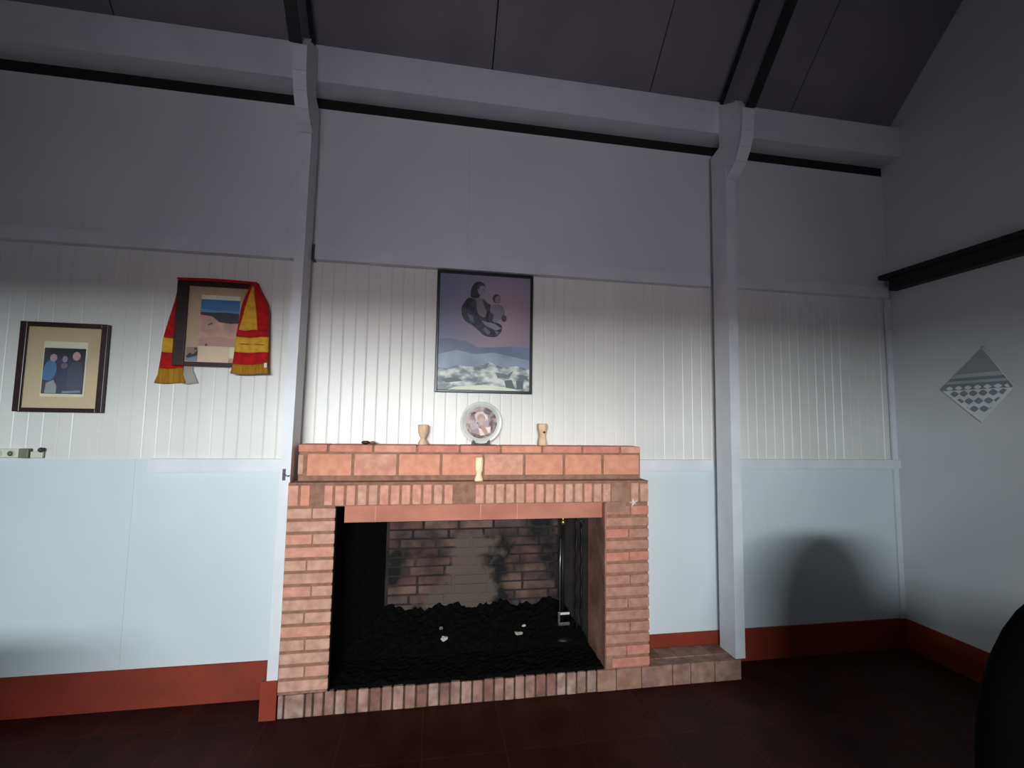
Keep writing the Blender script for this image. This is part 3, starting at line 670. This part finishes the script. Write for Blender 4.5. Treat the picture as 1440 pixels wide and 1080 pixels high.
for z0_, z1_, mt in ((1.905, 1.93, GR), (1.885, 1.905, DK), (1.868, 1.885, GR), (1.855, 1.868, DK)):
    put([Vector((-.6, z0_)), Vector((0, z0_)), Vector((0, z1_)), Vector((-.6, z1_))], mt, xs)
def dot(cy, cz, rx, rz, mt, x):
    put([Vector((cy+rx*math.cos(PI*q/4)*(1 if q % 2 == 0 else .80), cz+rz*math.sin(PI*q/4)*(1 if q % 2 == 0 else .80))) for q in range(8)], mt, x, .10)
for cz, off in ((1.702, .5), (1.752, 0), (1.802, .5)):
    for k in range(-5, 6): dot(-.335+(k+off)*.054, cz, .0262, .0205, DK, xs-.0006)
put([Vector((-.6, 1.826)), Vector((0, 1.826)), Vector((0, 1.856)), Vector((-.6, 1.856))], DK, xs-.0006)
for k in range(-5, 6): dot(-.335+k*.054, 1.840, .0225, .014, LT, xs-.0012)
m.build('chequered_panel', t, recalc=False)
m = MB(); m.tube([(XR-.006, top.x, top.y-.006), (XR-.008, top.x+.006, top.y+.012), (XR-.008, top.x-.006, top.y+.012), (XR-.006, top.x, top.y-.004)], .002, DG, 6); m.build('hanging_loop', t)

# ------------------------------------------------------------------ armchairs
def superbox(c, s, mt, e=.35, n=20):
    m_ = []; V = []; Fc = []
    def sp(v, p): return math.copysign(abs(v)**p, v)
    for i in range(n+1):
        a = -PI/2+PI*i/n
        for k in range(2*n):
            b = PI*k/n
            V.append((c[0]+s[0]*sp(math.cos(a), e)*sp(math.cos(b), e), c[1]+s[1]*sp(math.cos(a), e)*sp(math.sin(b), e), c[2]+s[2]*sp(math.sin(a), e)))
    W = 2*n
    for i in range(n):
        for k in range(W): Fc.append((i*W+k, i*W+(k+1) % W, (i+1)*W+(k+1) % W, (i+1)*W+k))
    m = MB(); m.add(V, Fc, mt, True); return m
def armchair(loc, rz, label, hb=.95):
    t = thing('armchair', label, 'armchair', (0, 0, 0))
    superbox((0, 0, .30), (.40, .40, .14), BLACKUP, .4).build('seat', t)
    superbox((0, .34, hb/2+.06), (.455, .12, hb/2-.06), BLACKUP, .82).build('backrest', t)
    for sx in (-1, 1):
        superbox((sx*.41, 0.02, .36), (.09, .38, .23), BLACKUP, .5).build('armrest', t)
        for sy in (-1, 1):
            m = MB(); m.lathe([(.022, 0), (.03, .17)], (sx*.34, sy*.32, 0), DWOOD, 12); m.build('leg', t)
    superbox((0, -.04, .46), (.31, .33, .07), BLACKUP, .45).build('seat_cushion', t)
    t.location = loc; t.rotation_euler = (0, 0, rz); return t
armchair((1.84, -2.06, 0), math.radians(4), 'high round-backed black armchair in the dark at the bottom right corner, beside the camera', 1.17)
t = thing('shade_cupboard', 'long chest-high dark wooden cabinet added out of view behind the armchair to shade the floor', 'shade_cupboard', (2.1, -4.3, 0))  # unseen furniture added, sized to shade the right floor and baseboard
m = MB(); m.box((.90, -4.5, .08), (3.38, -4.05, 1.27), DWOOD, .006); m.build('cabinet_body', t)
m = MB(); m.box((.87, -4.53, 1.27), (3.39, -4.02, 1.31), DWOOD, .006); m.build('cabinet_top', t)
for k in range(5):
    m = MB(); m.box((.92+k*.49, -4.05, .11), (1.39+k*.49, -4.032, 1.24), DWOOD, .005); d = m.build('cabinet_door', t)
    m = MB(); m.lathe([(.014, 0), (.006, .012), (.012, .024), (.002, .028)], (1.35+k*.49, -4.032, .7), BRASS, 12, 0, 'y'); m.build('knob', d)
for x in (.97, 3.3):
    for y in (-4.46, -4.1):
        m = MB(); m.lathe([(.018, 0), (.028, .08)], (x, y, 0), DWOOD, 12); m.build('leg', t)
# unseen chest added on the left so its shade falls on the lower wall
t = thing('shade_chest', 'dark wooden chest added out of view on the left to shade the lower wall', 'chest', (-2.9, -2.6, 0))
m = MB(); m.box((-3.7, -2.85, .05), (-1.8, -2.4, .92), DWOOD, .008); m.build('chest_body', t)
m = MB(); m.box((-3.72, -2.87, .92), (-1.78, -2.38, .97), DWOOD, .008); m.build('chest_lid', t)
for x in (-3.62, -1.88):
    for y in (-2.8, -2.45):
        m = MB(); m.box((x-.03, y-.03, 0), (x+.03, y+.03, .05), DWOOD); m.build('foot', t)
